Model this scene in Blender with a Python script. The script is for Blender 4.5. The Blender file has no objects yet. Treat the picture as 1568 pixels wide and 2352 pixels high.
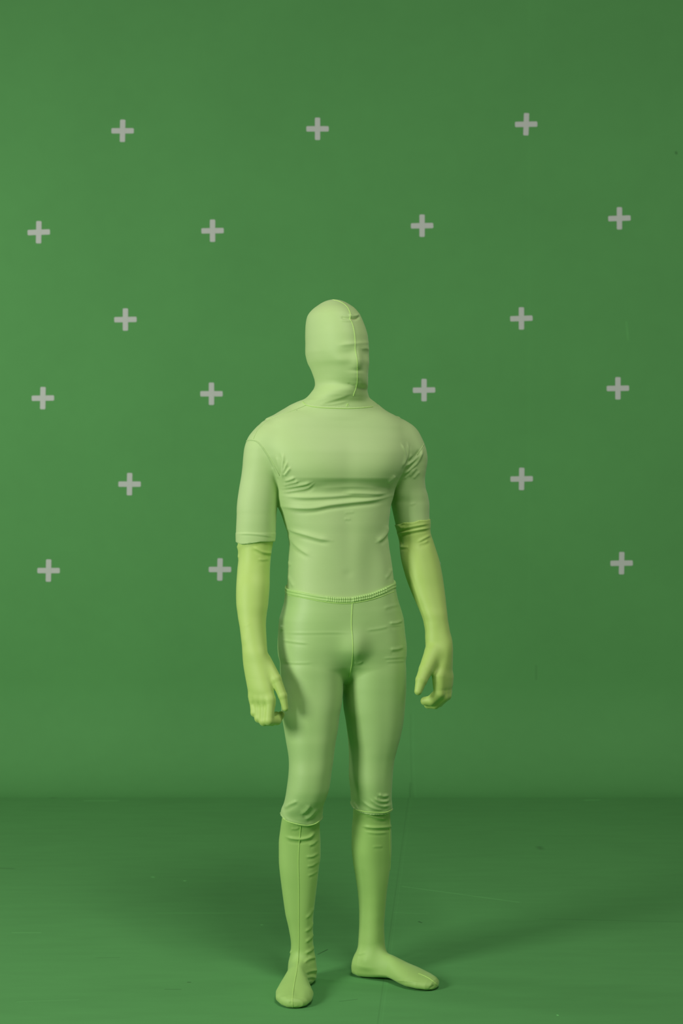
import bpy, math
import numpy as np
from mathutils import Vector, Matrix
from mathutils.bvhtree import BVHTree

# ------------------------------------------------------------------ camera, world, lights, exposure
SC = bpy.context.scene
COL = SC.collection
FPX = 3593.0          # focal length in pixels of the 1568 x 2352 frame
DIST = 4.1            # camera to the person's axis
CAMZ = 1.23
cam_d = bpy.data.cameras.new('camera')
cam = bpy.data.objects.new('camera', cam_d); COL.objects.link(cam)
cam.location = (0, -DIST, CAMZ); cam.rotation_euler = (math.pi/2, 0, 0)
cam_d.sensor_fit = 'VERTICAL'; cam_d.sensor_height = 36.0; cam_d.sensor_width = 24.0
cam_d.lens = 36.0*FPX/2352.0
cam_d.dof.use_dof = True; cam_d.dof.focus_distance = 4.02; cam_d.dof.aperture_fstop = 5.0
cam_d.clip_end = 60
SC.camera = cam

world = bpy.data.worlds.new('studio_air'); SC.world = world
world.use_nodes = True
bg = world.node_tree.nodes['Background']
bg.inputs[0].default_value = (0.92, 0.97, 1.0, 1); bg.inputs[1].default_value = 0.005

def area(name, loc, target, sx, sy, power, colour):
    d = bpy.data.lights.new(name, 'AREA'); d.shape = 'RECTANGLE'; d.size = sx; d.size_y = sy
    d.energy = power; d.color = colour
    o = bpy.data.objects.new(name, d); COL.objects.link(o); o.location = loc
    o.rotation_euler = (Vector(target)-Vector(loc)).to_track_quat('-Z', 'Y').to_euler()
    return o
def studio(az, dist, z):      # a stand round the person: degrees from the camera side, positive to the left of the picture
    r = math.radians(az); return (-math.sin(r)*dist, -math.cos(r)*dist, z)
WARM = (1.0, 0.98, 0.94)
area('key_softbox', studio(50, 3.6, 1.85), (0, 0, 1.1), 0.9, 1.1, 84, WARM)
area('overhead_softbox', studio(-15, 2.6, 4.6), (0, 0, 1.1), 1.3, 1.3, 82, WARM)
area('fill_softbox', studio(-35, 4.6, 3.0), (0, 0, 1.1), 1.3, 1.3, 18, WARM)
area('backdrop_light', (-3.4, 0.9, 2.2), (0.3, 3.1, 1.5), 0.7, 1.5, 29, WARM)
area('backdrop_light', (3.4, 0.9, 2.2), (0.9, 3.1, 1.5), 0.7, 1.5, 11, WARM)

SC.view_settings.view_transform = 'Standard'; SC.view_settings.look = 'None'
SC.view_settings.exposure = 0.0; SC.view_settings.gamma = 1.0
SC.view_settings.use_curve_mapping = False

# ------------------------------------------------------------------ helpers
def W(px, py, d):     # a point seen at a pixel, at distance d in front of the camera
    return np.array([(px-784.0)*d/FPX, d-DIST, CAMZ-(py-1176.0)*d/FPX])

def new_mat(name):
    m = bpy.data.materials.new(name); m.use_nodes = True
    nt = m.node_tree
    return m, nt, nt.nodes['Principled BSDF']

def cloth_mat(name, colour, var=0.06, rough=0.64, sheen=0.22, bump=0.10):
    m, nt, p = new_mat(name)
    N, L = nt.nodes, nt.links
    tc = N.new('ShaderNodeTexCoord')
    mp = N.new('ShaderNodeMapping'); mp.inputs['Scale'].default_value = (30, 30, 900)
    L.new(tc.outputs['Object'], mp.inputs[0])
    nz = N.new('ShaderNodeTexNoise'); nz.inputs['Scale'].default_value = 1.0; nz.inputs['Detail'].default_value = 2
    L.new(mp.outputs[0], nz.inputs['Vector'])
    big = N.new('ShaderNodeTexNoise'); big.inputs['Scale'].default_value = 9; big.inputs['Detail'].default_value = 3
    L.new(tc.outputs['Object'], big.inputs['Vector'])
    mix = N.new('ShaderNodeMixRGB'); mix.blend_type = 'MIX'
    c = colour
    mix.inputs[1].default_value = (c[0]*(1-var), c[1]*(1-var*0.4), c[2]*(1-var*1.5), 1)
    mix.inputs[2].default_value = (min(1, c[0]*(1+var)), min(1, c[1]*(1+var*0.4)), c[2]*(1+var*1.5), 1)
    L.new(big.outputs[0], mix.inputs[0]); L.new(mix.outputs[0], p.inputs['Base Color'])
    b = N.new('ShaderNodeBump'); b.inputs['Strength'].default_value = bump; b.inputs['Distance'].default_value = 0.001
    L.new(nz.outputs[0], b.inputs['Height']); L.new(b.outputs[0], p.inputs['Normal'])
    p.inputs['Roughness'].default_value = rough
    p.inputs['Sheen Weight'].default_value = sheen
    p.inputs['Sheen Roughness'].default_value = 0.45
    p.inputs['Sheen Tint'].default_value = (0.85, 1.0, 0.75, 1)
    p.inputs['Specular IOR Level'].default_value = 0.55
    return m

def mesh_obj(name, verts, faces, mat, parent=None, smooth=True):
    me = bpy.data.meshes.new(name)
    verts = np.asarray(verts, np.float32); faces = np.asarray(faces, np.int32)
    me.vertices.add(len(verts)); me.vertices.foreach_set('co', verts.ravel())
    k = faces.shape[1]
    me.loops.add(faces.size); me.loops.foreach_set('vertex_index', faces.ravel())
    me.polygons.add(len(faces)); me.polygons.foreach_set('loop_start', np.arange(0, faces.size, k, dtype=np.int32))
    me.update(calc_edges=True)
    me.validate()
    me.polygons.foreach_set('use_smooth', np.full(len(me.polygons), bool(smooth)))
    me.materials.append(mat)
    o = bpy.data.objects.new(name, me); COL.objects.link(o)
    if parent is not None: o.parent = parent
    return o

# ------------------------------------------------------------------ backdrop: floor and wall with cove
WALL_Y = 7.2-DIST; COVE = 0.46
def green_paint(name, colour, seams, marks, rough=0.75):
    """matt green paint; seams = (x0,y0,x1,y1,halfwidth,gain): worn lines, scuffs and joins that lie in the paint"""
    m, nt, p = new_mat(name)
    N, L = nt.nodes, nt.links
    tc = N.new('ShaderNodeTexCoord')
    def math_(op, a, b=None, clamp=False):
        n = N.new('ShaderNodeMath'); n.operation = op; n.use_clamp = clamp
        for i, v in enumerate((a, b)):
            if v is None: continue
            if isinstance(v, (int, float)): n.inputs[i].default_value = v
            else: L.new(v, n.inputs[i])
        return n.outputs[0]
    sep = N.new('ShaderNodeSeparateXYZ'); L.new(tc.outputs['Object'], sep.inputs[0])
    X = sep.outputs[0]; Y = sep.outputs[1 if name.startswith('floor') else 2]
    n1 = N.new('ShaderNodeTexNoise'); n1.inputs['Scale'].default_value = 1.6; n1.inputs['Detail'].default_value = 5
    L.new(tc.outputs['Object'], n1.inputs['Vector'])
    mp = N.new('ShaderNodeMapping')
    mp.inputs['Scale'].default_value = (5, 22, 22) if name.startswith('floor') else (14, 14, 14)
    L.new(tc.outputs['Object'], mp.inputs[0])
    n2 = N.new('ShaderNodeTexNoise'); n2.inputs['Scale'].default_value = 1; n2.inputs['Detail'].default_value = 8
    L.new(mp.outputs[0], n2.inputs['Vector'])
    v = math_('ADD', math_('MULTIPLY', math_('SUBTRACT', n1.outputs[0], 0.5), 0.16),
              math_('MULTIPLY', math_('SUBTRACT', n2.outputs[0], 0.5), 0.16 if name.startswith('floor') else 0.07))
    total = math_('ADD', v, 1.0); height = None
    for (x0, y0, x1, y1, hw, gain) in seams+marks:
        dx, dy = x1-x0, y1-y0; ln = math.hypot(dx, dy); dx /= ln; dy /= ln
        ax = math_('SUBTRACT', X, x0); ay = math_('SUBTRACT', Y, y0)
        t = math_('ADD', math_('MULTIPLY', ax, dx), math_('MULTIPLY', ay, dy))
        t = math_('MINIMUM', math_('MAXIMUM', t, 0.0), ln)
        ex = math_('SUBTRACT', ax, math_('MULTIPLY', t, dx)); ey = math_('SUBTRACT', ay, math_('MULTIPLY', t, dy))
        d = math_('SQRT', math_('ADD', math_('MULTIPLY', ex, ex), math_('MULTIPLY', ey, ey)))
        w = math_('SUBTRACT', 1.0, math_('DIVIDE', d, hw), clamp=True)
        w = math_('MULTIPLY', w, math_('ADD', n2.outputs[0], 0.35))
        total = math_('ADD', total, math_('MULTIPLY', w, gain))
    mul = N.new('ShaderNodeVectorMath'); mul.operation = 'SCALE'
    mul.inputs[0].default_value = colour; L.new(total, mul.inputs['Scale'])
    L.new(mul.outputs[0], p.inputs['Base Color'])
    b = N.new('ShaderNodeBump'); b.inputs['Strength'].default_value = 0.25; b.inputs['Distance'].default_value = 0.004
    L.new(total, b.inputs['Height']); L.new(b.outputs[0], p.inputs['Normal'])
    p.inputs['Roughness'].default_value = rough; p.inputs['Specular IOR Level'].default_value = 0.2
    return m

def fl(px, py):       # floor point seen at a pixel
    d = FPX*CAMZ/(py-1176.0); return ((px-784.0)*d/FPX, d-DIST)
def seg(a, b, hw, g): return (*fl(*a), *fl(*b), hw, g)
def wl(px, py):
    return ((px-784.0)*7.2/FPX, CAMZ-(py-1176.0)*7.2/FPX)
def wseg(a, b, hw, g): return (*wl(*a), *wl(*b), hw, g)
GREEN = (0.118, 0.375, 0.11)
floor_seams = [seg((938, 1832), (858, 2420), 0.003, -0.16), seg((945, 1832), (868, 2420), 0.003, 0.07)]
floor_marks = [seg((925, 2036), (1190, 2072), 0.006, 0.35), seg((360, 2097), (645, 2097), 0.004, 0.30),
    seg((905, 2096), (985, 2099), 0.004, 0.25), seg((30, 2142), (92, 2142), 0.006, 0.35), seg((196, 1839), (270, 1839), 0.012, 0.6),
    seg((122, 1832), (128, 1826), 0.02, -0.4),
    seg((1240, 2110), (1568, 2118), 0.005, -0.2), seg((730, 2192), (752, 2181), 0.003, -0.8), seg((222, 2200), (275, 2199), 0.004, -0.25),
    seg((40, 2301), (180, 2296), 0.004, 0.2), seg((380, 2272), (415, 2272), 0.004, -0.35), seg((432, 2256), (437, 2256), 0.004, -0.8),
    seg((350, 2014), (353, 2015), 0.008, 0.7), seg((424, 2023), (425, 2023), 0.007, 1.2), seg((600, 2124), (603, 2124), 0.004, 1.0),
    seg((962, 2117), (968, 2119), 0.005, -0.8), seg((1238, 1945), (1242, 1950), 0.02, -0.3), seg((1345, 1838), (1375, 1837), 0.012, 0.4),
    seg((780, 2300), (820, 2295), 0.003, -0.4), seg((0, 1994), (30, 1995), 0.01, -0.3), seg((1280, 2331), (1281, 2332), 0.004, 1.5)]
wall_seams = [wseg((1215, 0), (1215, 1420), 0.008, 0.03), wseg((942, 1640), (938, 1830), 0.004, -0.12), wseg((949, 1640), (944, 1830), 0.005, 0.06)]
wall_marks = [wseg((128, 1815), (156, 1797), 0.007, -0.5), wseg((1552, 350), (1553, 352), 0.008, -0.6),
    wseg((1438, 740), (1442, 780), 0.008, 0.15), wseg((931, 1795), (936, 1775), 0.008, -0.22), wseg((1231, 1530), (1231, 1560), 0.008, -0.15)]
m_floor = green_paint('floor_paint', tuple(c*0.93 for c in GREEN), floor_seams, floor_marks, 0.85)
m_wall = green_paint('wall_paint', GREEN, wall_seams, wall_marks, 0.85)

XW = 4.2
def sheet(name, prof, mat, thick):
    """prof: list of (y,z) along the sheet, extruded across x, closed to a solid of some thickness"""
    n = len(prof); xs = np.linspace(-XW, XW, 9); v = []; f = []
    back = []
    for i, (y, z) in enumerate(prof):
        a = prof[max(i-1, 0)]; b = prof[min(i+1, n-1)]
        ty, tz = b[0]-a[0], b[1]-a[1]; l = math.hypot(ty, tz)
        back.append((y+tz/l*thick, z-ty/l*thick))
    for x in xs:
        for (y, z) in prof: v.append((x, y, z))
        for (y, z) in back: v.append((x, y, z))
    m = 2*n
    for i in range(len(xs)-1):
        for j in range(n-1):
            a = i*m+j; f.append((a, a+m, a+m+1, a+1))
            a = i*m+n+j; f.append((a, a+1, a+m+1, a+m))
        for (p, q) in ((0, n), (n-1, 2*n-1)):
            f.append((i*m+p, i*m+q, (i+1)*m+q, (i+1)*m+p))
    o = mesh_obj(name, v, f, mat, smooth=False)
    o['kind'] = 'structure'
    return o
fo = sheet('floor', [(y, 0.0) for y in np.linspace(-6.2, WALL_Y-COVE, 14)], m_floor, 0.05)
fo['label'] = 'green painted studio floor with scuffs and a long seam'
arc = [(WALL_Y-COVE+COVE*math.sin(t), COVE-COVE*math.cos(t)) for t in np.linspace(0, math.pi/2, 28)]
wo = sheet('wall_back', arc+[(WALL_Y, z) for z in np.linspace(0.6, 4.4, 12)], m_wall, 0.05)
me = wo.data
me.polygons.foreach_set('use_smooth', np.ones(len(me.polygons), bool)); me.set_sharp_from_angle(angle=math.radians(40))
wo['label'] = 'green studio backdrop wall curving into the floor'

# ------------------------------------------------------------------ tracking crosses
m_tape, nt, p = new_mat('white_tape')
p.inputs['Base Color'].default_value = (0.47, 0.47, 0.47, 1); p.inputs['Roughness'].default_value = 0.7
nz = nt.nodes.new('ShaderNodeTexNoise'); nz.inputs['Scale'].default_value = 60
cr = nt.nodes.new('ShaderNodeValToRGB')
cr.color_ramp.elements[0].color = (0.56, 0.60, 0.55, 1); cr.color_ramp.elements[1].color = (0.66, 0.68, 0.64, 1)
nt.links.new(nz.outputs[0], cr.inputs[0]); nt.links.new(cr.outputs[0], p.inputs['Base Color'])
def strip_mesh(L, Wd, y0, th):
    """rounded strip of tape lying in the xz plane, front at y=-th"""
    r = 0.005; pts = []
    for cx, cz, a0 in ((L/2-r, Wd/2-r, 0), (-L/2+r, Wd/2-r, 90), (-L/2+r, -Wd/2+r, 180), (L/2-r, -Wd/2+r, 270)):
        for k in range(5):
            a = math.radians(a0+22.5*k); pts.append((cx+r*math.cos(a), cz+r*math.sin(a)))
    n = len(pts); v = [(x, y0, z) for x, z in pts]+[(x, y0-th, z) for x, z in pts]
    me = bpy.data.meshes.new('tape_strip')
    me.from_pydata(v, [], [tuple(range(n)), tuple(range(2*n-1, n-1, -1))]+[(i, i+n, (i+1) % n+n, (i+1) % n) for i in range(n)])
    me.materials.append(m_tape); return me
me_h = strip_mesh(0.103, 0.0245, 0.0, 0.0006); me_v = strip_mesh(0.103, 0.0245, -0.0006, 0.0006)
crosses = [
 (281.5, 300.5, 0, 1, 'top left, highest on the left side'),
 (729, 296, 0, 0, 'top row above the hooded head'),
 (1208, 285.5, 1, 2, 'top row, right of the figure'),
 (89, 533.5, 2, 1, 'second row, nearest the left edge'),
 (488, 530, 1, 0, 'second row, upper left of the hooded head'),
 (969, 518.5, 1, 0, 'second row, upper right of the hooded head'),
 (1422, 501.5, 2, 0, 'second row, near the right edge'),
 (288, 734, 1, 0, 'level with the top of the hood, left side'),
 (1197, 731.5, 2, 0, 'level with the top of the hood, right side'),
 (98.5, 914.5, 1, 1, 'level with the neck, near the left edge'),
 (485.5, 904.5, 0, 0, 'level with neck, just left of figure'),
 (973.5, 896, 1, 0, 'level with neck, just right of figure'),
 (1418.5, 892, 1, 0, 'level with the neck, near the right edge'),
 (297.5, 1112, 0, 1, 'level with the chest, left side'),
 (1197.5, 1100, 1, 1, 'level with the chest, right side'),
 (111.5, 1310.5, 0, 1, 'lowest row, near the left edge'),
 (505, 1308, 0, 1, 'lowest row, beside the elbow at left'),
 (984.5, 1297, 1, 0, 'almost hidden behind the forearm at right'),
 (1427, 1293.5, 1, 1, 'lowest row, near the right edge')]
for (px, py, th_, tv, where) in crosses:
    c = bpy.data.objects.new('tape_cross', None); COL.objects.link(c)
    x, z = wl(px, py); c.location = (x, WALL_Y, z); c.empty_display_size = 0.05
    c['label'] = 'white tape cross on green backdrop, '+where
    c['category'] = 'tracking marker'; c['group'] = 'white tape tracking crosses on the backdrop'
    a = bpy.data.objects.new('tape_strip', me_h); b = bpy.data.objects.new('tape_strip', me_v)
    for o, rot in ((a, -math.radians(th_)), (b, math.pi/2+math.radians(tv))):
        COL.objects.link(o); o.parent = c; o.rotation_euler = (0, rot, 0)

# ------------------------------------------------------------------ the figure as implicit surfaces
class Loft:
    """limb as a stack of horizontal sections. rows: py, left px, right px, distance, half depth front, half depth back, facing deg"""
    def __init__(s, rows, n=2.2):
        R = []
        for (py, xl, xr, d, bf, bb, ph) in rows:
            l = W(xl, py, d); r = W(xr, py, d)
            w = (r[0]-l[0])/2; p_ = math.radians(ph); b = (bf+bb)/2
            if b > 0.95*w and abs(ph) > 30: pass
            q = n/(n-1); a2 = w**q-(b*abs(math.sin(p_)))**q
            a = max(max(a2, 0)**(1/q)/math.cos(p_), 0.45*w)
            R.append((l[2], (l[0]+r[0])/2, l[1], a, bf, bb, p_))
        R = np.array(sorted(R)); z = R[:, 0]
        s.zz = np.linspace(z[0], z[-1], 500)
        s.T = []
        for k in range(1, 7):
            y = R[:, k]; m = np.zeros(len(z)); h = np.diff(z); dl = np.diff(y)/h
            for i in range(1, len(z)-1):
                if dl[i-1]*dl[i] > 0 or k in (1, 2):
                    w1 = 2*h[i]+h[i-1]; w2 = h[i]+2*h[i-1]
                    m[i] = (w1+w2)/(w1/dl[i-1]+w2/dl[i]) if dl[i-1]*dl[i] > 0 else 0.0
            m[0] = dl[0]; m[-1] = dl[-1]
            i = np.clip(np.searchsorted(z, s.zz)-1, 0, len(z)-2); t = (s.zz-z[i])/h[i]; hh = h[i]
            s.T.append(y[i]*(2*t**3-3*t**2+1)+m[i]*hh*(t**3-2*t**2+t)+y[i+1]*(-2*t**3+3*t**2)+m[i+1]*hh*(t**3-t**2))
        s.n = n; s.z0, s.z1 = z[0], z[-1]
        mx = max(s.T[2].max(), s.T[3].max(), s.T[4].max())+0.05
        s.lo = np.array([s.T[0].min()-mx, s.T[1].min()-mx, s.z0-0.05]); s.hi = np.array([s.T[0].max()+mx, s.T[1].max()+mx, s.z1+0.05])
    def raw(s, P):
        z = np.clip(P[:, 2], s.z0, s.z1); g = [np.interp(z, s.zz, t) for t in s.T]
        x = P[:, 0]-g[0]; y = P[:, 1]-g[1]; c, sn = np.cos(g[5]), np.sin(g[5])
        u = x*c+y*sn; v = -x*sn+y*c
        b = np.where(v < 0, g[3], g[4]); a = np.maximum(g[2], 1e-4); b = np.maximum(b, 1e-4)
        r = np.sqrt(u*u+v*v)+1e-9
        q = ((np.abs(u)/a)**s.n+(np.abs(v)/b)**s.n)**(1/s.n)+1e-9
        f = r-r/q
        dz = np.maximum(P[:, 2]-s.z1, s.z0-P[:, 2])
        return np.where(dz > 0, np.sqrt(np.maximum(f, 0)**2+dz**2)+np.minimum(f, 0)*0, f)
    def __call__(s, P):
        out = np.full(len(P), 0.2)
        k = np.all((P > s.lo) & (P < s.hi), axis=1)
        if k.any(): out[k] = s.raw(P[k])
        return out

class Cone:
    """tapered capsule"""
    def __init__(s, a, b, ra, rb): s.a = np.array(a, float); s.b = np.array(b, float); s.ra, s.rb = ra, rb
    def __call__(s, P):
        out = np.full(len(P), 0.2)
        lo = np.minimum(s.a, s.b)-0.06; hi = np.maximum(s.a, s.b)+0.06
        k = np.all((P > lo) & (P < hi), axis=1)
        if k.any():
            Q = P[k]; ab = s.b-s.a; t = np.clip((Q-s.a)@ab/(ab@ab), 0, 1)
            out[k] = np.linalg.norm(Q-(s.a+t[:, None]*ab), axis=1)-(s.ra+(s.rb-s.ra)*t)
        return out

class Ell:
    """rounded lump: ellipsoid with its own facing"""
    def __init__(s, c, r, ph=0): s.c = np.array(c, float); s.r = np.array(r, float); s.p = math.radians(ph)
    def __call__(s, P):
        out = np.full(len(P), 0.2); k = np.linalg.norm(P-s.c, axis=1) < s.r.max()+0.06
        if k.any():
            Q = P[k]-s.c; c, sn = math.cos(s.p), math.sin(s.p)
            Q = np.stack([Q[:, 0]*c+Q[:, 1]*sn, -Q[:, 0]*sn+Q[:, 1]*c, Q[:, 2]], 1)
            k0 = np.linalg.norm(Q/s.r, axis=1); k1 = np.linalg.norm(Q/(s.r**2), axis=1)+1e-9
            out[k] = k0*(k0-1)/k1
        return out

def smin(a, b, k):
    h = np.maximum(k-np.abs(a-b), 0)/k
    return np.minimum(a, b)-h*h*k*0.25
def U(fs, k):
    def g(P):
        r = fs[0](P)
        for f in fs[1:]: r = smin(r, f(P), k)
        return r
    return g
def gauss(f, bumps):
    """bumps: centre, radii, amount (+ outward)"""
    def g(P):
        r = f(P)
        for c, s_, A in bumps:
            d = (P-np.array(c))/np.array(s_); e = (d*d).sum(1)
            k = e < 9
            if k.any(): r[k] -= A*np.exp(-e[k])
        return r
    return g

# --- head and neck -------------------------------------------------------
HP = 34.0
def hrow(py, xl, xr, fwd=0.0, n=None):
    d = 4.085; w = (xr-xl)/2*d/FPX
    return (py, xl, xr, d, w*1.18+fwd, w*1.16, HP)
head = Loft([hrow(688, 762, 768), hrow(690, 752, 779), hrow(693, 743, 788), hrow(701.5, 728, 803), hrow(710, 716.5, 814), hrow(718, 709, 821),
    hrow(726, 704.5, 826.5), hrow(743, 701, 834), hrow(759.5, 700, 840), hrow(776, 699.8, 844), hrow(793, 700.5, 845.5), hrow(809, 702, 846),
    hrow(820, 704.3, 846, .002), hrow(832, 708.5, 845, .004), hrow(845, 717, 843, .006), hrow(860, 726, 840, .010), hrow(872, 738, 838, .012),
    hrow(882, 755, 835, .012), hrow(890, 780, 830, .008), hrow(896, 795, 822)], 2.15)
neck = Loft([(815, 718, 815, 4.112, .066, .064, 30), (840, 722, 830, 4.108, .066, .064, 30), (860, 725, 834, 4.105, .068, .064, 30), (875, 723.5, 836, 4.103, .073, .064, 30), (884, 722.5, 837, 4.103, .077, .064, 30),
    (892, 720, 838.5, 4.103, .079, .064, 30), (900, 715, 840, 4.103, .080, .065, 28), (909, 708.5, 843.5, 4.104, .079, .066, 26),
    (917, 700, 848, 4.106, .077, .067, 22), (925, 684, 854, 4.108, .076, .067, 18), (934, 671, 860, 4.11, .078, .07, 15), (960, 668, 864, 4.11, .08, .07, 15)])
hc = W(772, 800, 4.085); hf = np.array([math.sin(math.radians(HP)), -math.cos(math.radians(HP)), 0]); hl = np.array([hf[1]*-1, hf[0], 0])
def HD(f_, l_, z_): return hc+hf*f_+hl*l_+np.array([0, 0, z_])
def zpy(py, d=4.0): return CAMZ-(py-1176)*d/FPX
facebumps = [
    (HD(.100, 0, zpy(834)-hc[2]), (.016, .016, .016), .0095),      # nose tip
    (HD(.098, 0, zpy(819)-hc[2]), (.012, .012, .020), .006),      # bridge
    (HD(.092, .030, zpy(812)-hc[2]), (.020, .022, .011), -.0035),  # eye hollows
    (HD(.092, -.030, zpy(812)-hc[2]), (.020, .022, .011), -.0035),
    (HD(.094, .024, zpy(794)-hc[2]), (.026, .030, .010), .0030),   # brows
    (HD(.094, -.024, zpy(794)-hc[2]), (.026, .030, .010), .0030),
    (HD(.082, .042, zpy(830)-hc[2]), (.020, .020, .016), .0025),   # cheekbones
    (HD(.082, -.042, zpy(830)-hc[2]), (.020, .020, .016), .0025),
    (HD(.098, 0, zpy(850)-hc[2]), (.022, .022, .005), -.0020),
    (HD(.098, 0, zpy(857)-hc[2]), (.020, .020, .007), .0020),      # lips
    (HD(.098, 0, zpy(866)-hc[2]), (.018, .018, .006), .0020),
    (HD(.098, 0, zpy(876)-hc[2]), (.022, .022, .005), -.0025),
    (HD(.085, 0, zpy(886)-hc[2]), (.022, .022, .013), .0060),      # chin
    (HD(.0, -.083, zpy(824)-hc[2]), (.018, .012, .026), .0020),    # ear under the cloth
    (HD(.0, .083, zpy(824)-hc[2]), (.018, .012, .026), .0020)]
facebumps = [(c, s_, A*0.8) for c, s_, A in facebumps]
HEAD = gauss(U([head, neck], 0.040), facebumps)

# --- torso ---------------------------------------------------------------
TP = 15
torso = Loft([(912, 735, 835, 4.115, .035, .04, TP), (918, 708, 850, 4.115, .05, .052, TP), (925, 686, 862, 4.115, .06, .06, TP), (934, 664, 874, 4.115, .068, .068, TP),
    (944, 646, 888, 4.115, .075, .075, TP), (955, 629, 909, 4.112, .082, .083, TP), (968, 613, 927, 4.11, .089, .091, TP), (985, 601, 940, 4.11, .097, .098, TP),
    (1010, 596, 944, 4.105, .106, .105, TP), (1045, 603, 940, 4.10, .116, .108, TP), (1080, 614, 926, 4.10, .121, .106, TP), (1098, 622, 916, 4.10, .119, .104, TP),
    (1112, 627, 910, 4.10, .110, .103, TP), (1124, 630, 906, 4.10, .102, .101, TP), (1138, 632, 903, 4.10, .100, .100, TP), (1159, 637, 897, 4.10, .100, .098, TP), (1180, 646, 894, 4.10, .099, .095, TP),
    (1201, 653, 891, 4.10, .099, .092, TP), (1226, 661, 888.5, 4.10, .098, .088, TP), (1250, 664, 890, 4.10, .098, .085, TP), (1284, 662.6, 895, 4.10, .098, .084, TP),
    (1324, 661, 901, 4.10, .098, .088, TP), (1354, 659.5, 904.5, 4.10, .099, .096, TP), (1385, 656, 911.5, 4.10, .101, .106, TP), (1405, 650.5, 918, 4.10, .103, .114, TP),
    (1424, 646.5, 922, 4.10, .104, .122, TP), (1450, 646.5, 923, 4.10, .103, .130, TP), (1483, 647, 925, 4.10, .098, .134, TP), (1505, 652, 922, 4.10, .089, .130, TP),
    (1525, 675, 905, 4.10, .076, .118, TP), (1543, 706, 884, 4.11, .058, .10, TP), (1557, 740, 855, 4.12, .040, .075, TP), (1568, 775, 820, 4.13, .02, .04, TP)], 2.75)
ft = np.array([math.sin(math.radians(TP)), -math.cos(math.radians(TP)), 0.0]); lt = np.array([math.cos(math.radians(TP)), math.sin(math.radians(TP)), 0.0])
def TD(px, py, d, pull=0): return W(px, py, d)
torso_b = gauss(torso, [
    (W(722, 1062, 4.0), (.075, .06, .048), .008), (W(868, 1062, 4.03), (.070, .06, .048), .008),     # chest muscles
    (W(801, 1070, 3.97), (.022, .05, .06), -.0012),
    (W(801, 1240, 3.99), (.020, .05, .12), -.0012),                                                   # midline
    (W(760, 1215, 3.99), (.03, .05, .05), .0015), (W(845, 1215, 4.01), (.03, .05, .05), .0015),
    (W(690, 1128, 4.02), (.05, .07, .012), -.003),
    (W(856, 1300, 4.01), (.030, .05, .095), -.0065), (W(893, 1300, 4.07), (.02, .05, .08), .002),
    (W(800, 1318, 3.99), (.012, .03, .010), -.0012),                                                   # navel
    (W(818, 1490, 3.99), (.036, .05, .040), .018), (W(822, 1515, 3.97), (.018, .03, .018), .005),     # front of the leggings
    (W(700, 1450, 4.22), (.06, .05, .06), .012), (W(850, 1450, 4.25), (.06, .05, .06), .012),
    (W(640, 1000, 4.02), (.03, .05, .03), -.002),
])
# --- arms ----------------------------------------------------------------
arm_l = Loft([(965, 614, 622, 4.07, .008, .008, 0), (969, 606, 634, 4.07, .022, .022, 0), (975, 599, 645, 4.07, .036, .036, 0), (982, 590, 652, 4.07, .046, .046, 0), (991, 581, 656, 4.07, .056, .056, 0),
    (1003, 572, 658, 4.07, .063, .063, 0), (1016, 566, 658, 4.07, .066, .066, 0), (1033, 561.5, 658, 4.07, .068, .068, 0), (1049, 559.6, 657, 4.07, .068, .067, 0),
    (1074, 557.5, 653, 4.07, .066, .064, 0), (1100, 554, 646, 4.07, .063, .062, 0), (1123, 550, 641.5, 4.07, .061, .060, 0), (1146, 546.6, 638, 4.07, .059, .058, 0),
    (1168, 544.6, 635, 4.07, .057, .056, 0), (1196, 545, 632, 4.072, .055, .054, 0), (1221, 545.5, 629.5, 4.074, .052, .052, 0), (1245, 546, 627, 4.075, .050, .050, 0),
    (1282, 547.5, 621.5, 4.07, .047, .048, 0), (1313, 544.5, 619.5, 4.06, .046, .046, 0), (1344, 542.5, 619, 4.045, .045, .043, -5), (1386, 542.5, 616, 4.03, .042, .040, -10),
    (1414, 546, 612, 4.02, .038, .036, -15), (1445, 551, 611, 4.005, .033, .031, -20), (1478, 555, 613, 3.99, .028, .026, -25), (1500, 556, 615, 3.98, .025, .024, -28),
    (1523, 557.5, 618, 3.975, .023, .022, -30), (1556, 562.5, 624, 3.965, .021, .020, -32), (1589, 568.5, 629, 3.955, .0185, .018, -32), (1606, 573, 629, 3.953, .0155, .017, -32),
    (1618, 578, 629, 3.955, .012, .014, -32), (1630, 586, 626, 3.96, .007, .010, -32)], 2.1)
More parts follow.
